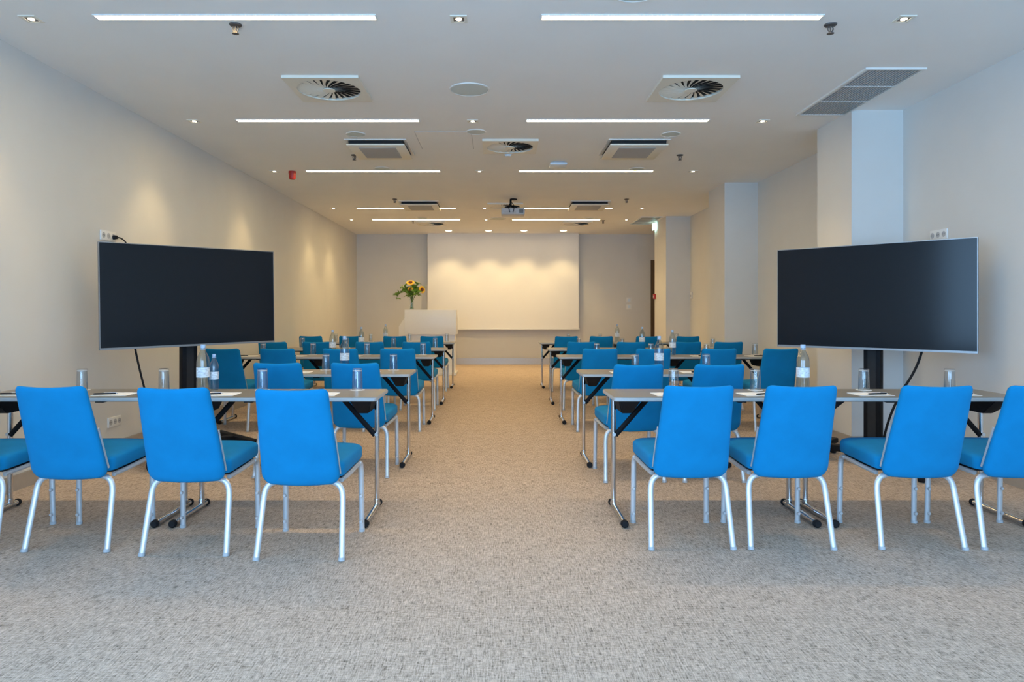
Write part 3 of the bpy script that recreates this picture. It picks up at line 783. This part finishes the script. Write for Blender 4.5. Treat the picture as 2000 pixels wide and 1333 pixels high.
# ------------------------------------------------------------------ lectern with flowers
LX, LY = -1.335, 13.35
le = thing('lectern', 'white lectern with a broad front panel by the end wall', 'lectern', (LX, LY, 0))
bbox('front_panel', 'lectern_white', le, -0.505, 0.505, 0, 0.03, 0.80, 1.285, 0.003)
bbox('body', 'lectern_white', le, -0.46, 0.47, 0.06, 0.50, 0.05, 1.16)
bbox('base_plinth', 'lectern_white', le, -0.50, 0.50, 0.0, 0.60, 0, 0.05, 0.003)
b = bmesh.new()
vs = []
for xx in (-0.505, -0.48):
    vs.append([b.verts.new((xx, yy, zz)) for yy, zz in ((0.03, 0.80), (0.56, 0.80), (0.56, 1.02), (0.30, 1.285), (0.03, 1.285))])
b.faces.new(vs[0]); b.faces.new(vs[1][::-1])
for k in range(5): b.faces.new((vs[0][k], vs[0][(k+1)%5], vs[1][(k+1)%5], vs[1][k]))
obj('side_panel', b, 'lectern_white', le)
b = bmesh.new(); vs = []
for xx in (0.48, 0.505):
    vs.append([b.verts.new((xx, yy, zz)) for yy, zz in ((0.03, 0.80), (0.56, 0.80), (0.56, 1.02), (0.30, 1.285), (0.03, 1.285))])
b.faces.new(vs[0]); b.faces.new(vs[1][::-1])
for k in range(5): b.faces.new((vs[0][k], vs[0][(k+1)%5], vs[1][(k+1)%5], vs[1][k]))
obj('side_panel', b, 'lectern_white', le)
b = bmesh.new(); vs = []
for yy in (0.50, 0.525):
    vs.append([b.verts.new((xx, yy, zz)) for xx, zz in ((-0.69, 0.05), (0.0, 0.05), (0.0, 1.16), (-0.55, 1.16), (-0.69, 0.95))])
b.faces.new(vs[0]); b.faces.new(vs[1][::-1])
for k in range(5): b.faces.new((vs[0][k], vs[0][(k+1)%5], vs[1][(k+1)%5], vs[1][k]))
obj('rear_wing', b, 'lectern_white', le)
bbox('top_shelf', 'lectern_white', le, -0.48, 0.48, 0.03, 0.30, 1.262, 1.285)
VX, VY, VZ = LX - 0.385, LY + 0.16, 1.285
va = thing('vase', 'clear glass vase holding sunflowers on the white lectern', 'vase', (VX, VY, VZ))
b = bmesh.new(); lathe(b, [(0, 0), (0.045, 0), (0.040, 0.10), (0.048, 0.24), (0.065, 0.29), (0.061, 0.29), (0.044, 0.24), (0.036, 0.10), (0.040, 0.015), (0, 0.012)], 22); obj('vessel', b, 'window_glass', va, True)
b = bmesh.new(); lathe(b, [(0, 0.013), (0.038, 0.016), (0.035, 0.10), (0.037, 0.15), (0, 0.15)], 20); obj('water', b, 'window_glass', va, True)
def flower(dx, dy, dz, R, tilt, rz, label):
    f = thing('sunflower', label, 'flower', (VX, VY, VZ), 0, 'sunflowers in the vase')
    head = Vector((dx, dy, dz)); n = Vector((math.sin(rz)*math.cos(tilt), -math.cos(rz)*math.cos(tilt), math.sin(tilt)))
    b = bmesh.new(); tube(b, arc((-dx*0.12, -dy*0.1, 0.02), (dx*0.1, dy*0.1, dz*0.75), head - n*0.01, 8), 0.006, 6); obj('stem', b, 'stem_green', f, True)
    q = n.to_track_quat('Z', 'Y').to_matrix().to_4x4(); q.translation = head
    b = bmesh.new(); lathe(b, [(0, -0.012), (R*0.45, -0.008), (R*0.45, 0.004), (R*0.25, 0.012), (0, 0.010)], 16); b.transform(q); obj('seed_disc', b, 'seed_brown', f, True)
    b = bmesh.new()
    for lay in range(2):
        for k in range(15):
            a = 2*PI*(k+0.5*lay)/15; c_, s_ = math.cos(a), math.sin(a); R0, R1 = R*0.35, R*(1.0-0.08*lay); wd = R*0.16; zz = -0.004-0.004*lay
            pts = [(R0, -wd*0.5, zz), (R0*0.5+R1*0.5, -wd, zz+0.006), (R1, 0, zz-0.004+0.012*lay), (R0*0.5+R1*0.5, wd, zz+0.006), (R0, wd*0.5, zz)]
            b.faces.new([b.verts.new((x_*c_ - y_*s_, x_*s_ + y_*c_, z_)) for x_, y_, z_ in pts])
    b.transform(q); obj('petals', b, 'petal_yellow', f)
flower(-0.02, -0.07, 0.39, 0.072, 0.15, -0.1, 'sunflower facing the room, front middle of the vase')
flower(0.21, -0.04, 0.40, 0.085, 0.15, 0.75, 'sunflower leaning out to the right of the vase')
flower(-0.03, 0.02, 0.545, 0.092, 0.95, 0.0, 'topmost sunflower of the vase, facing upward')
flower(0.04, 0.10, 0.46, 0.08, 0.7, 2.8, 'sunflower at the back of the vase, facing the wall')
lb = bmesh.new()
for a in ([(0,0,0), (0.035,0.028,0.008), (0.09,0.022,0.006), (0.13,0,-0.01), (0.09,-0.022,0.006), (0.035,-0.028,0.008)],):
    vs = [lb.verts.new(p) for p in a]; m0 = lb.verts.new((0.065, 0, -0.004))
    for k in range(6): lb.faces.new((vs[k], vs[(k+1) % 6], m0))
leaf_o = obj('leaf', lb, 'leaf_green'); leaf_used = False
random.seed(21)
def sprig(end, nl, label, droop=0.0, scale=1.0, blossoms=0):
    global leaf_used
    g = thing('foliage_sprig', label, 'foliage', (VX, VY, VZ), 0, 'green sprigs in the vase')
    e = Vector(end); mid = Vector((e.x*0.25, e.y*0.25, max(0.40, e.z*0.9) + droop))
    path = arc((-e.x*0.1, -e.y*0.1, 0.02), mid, e, 10)
    b = bmesh.new(); tube(b, path, 0.004, 5); obj('stem', b, 'stem_green', g, True)
    for k in range(nl):
        t = 0.5 + 0.5*(k+0.7)/nl; f = t*10; i0 = min(9, int(f)); p = path[i0].lerp(path[i0+1], f-i0)
        if leaf_used: o = leaf_o.copy(); C.objects.link(o)
        else: o = leaf_o; leaf_used = True
        o.parent = g; o.location = p
        o.rotation_euler = (random.uniform(-0.8, 0.8), random.uniform(-0.9, 0.5), random.uniform(0, 2*PI))
        q = scale*random.uniform(0.95, 1.5); o.scale = (q, q, q)
    if blossoms:
        b = bmesh.new()
        for k in range(blossoms):
            c_ = e + Vector((random.uniform(-0.05, 0.05), random.uniform(-0.04, 0.04), random.uniform(-0.03, 0.04)))
            bmesh.ops.create_icosphere(b, subdivisions=1, radius=0.011, matrix=Matrix.Translation(c_))
        o = obj('blossom_cluster', b, 'blossom_pale', g, True); o['kind'] = 'stuff'
for e, n, s, dr_, q, bl in (((-0.31, -0.02, 0.22), 22, 'long green sprig arching down to the left of the vase', 0.22, 0.7, 0),
                   ((-0.17, 0.0, 0.46), 16, 'leafy sprig with pale blossoms on the upper left of the bouquet', 0, 0.8, 7),
                   ((0.12, 0.02, 0.52), 14, 'leafy sprig on the upper right of the bouquet', 0, 0.7, 6),
                   ((-0.06, -0.10, 0.30), 18, 'dark leafy sprig low at the front of the bouquet', 0, 0.9, 0),
                   ((0.10, -0.08, 0.33), 18, 'leafy sprig low under the right sunflower', 0, 0.9, 0),
                   ((0.03, 0.05, 0.44), 20, 'leafy sprig in the middle of the bouquet', 0, 0.9, 4),
                   ((0.27, 0.0, 0.46), 4, 'thin sprig reaching beyond the right sunflower', 0, 0.45, 3)):
    sprig(e, n, s, dr_, q, bl)
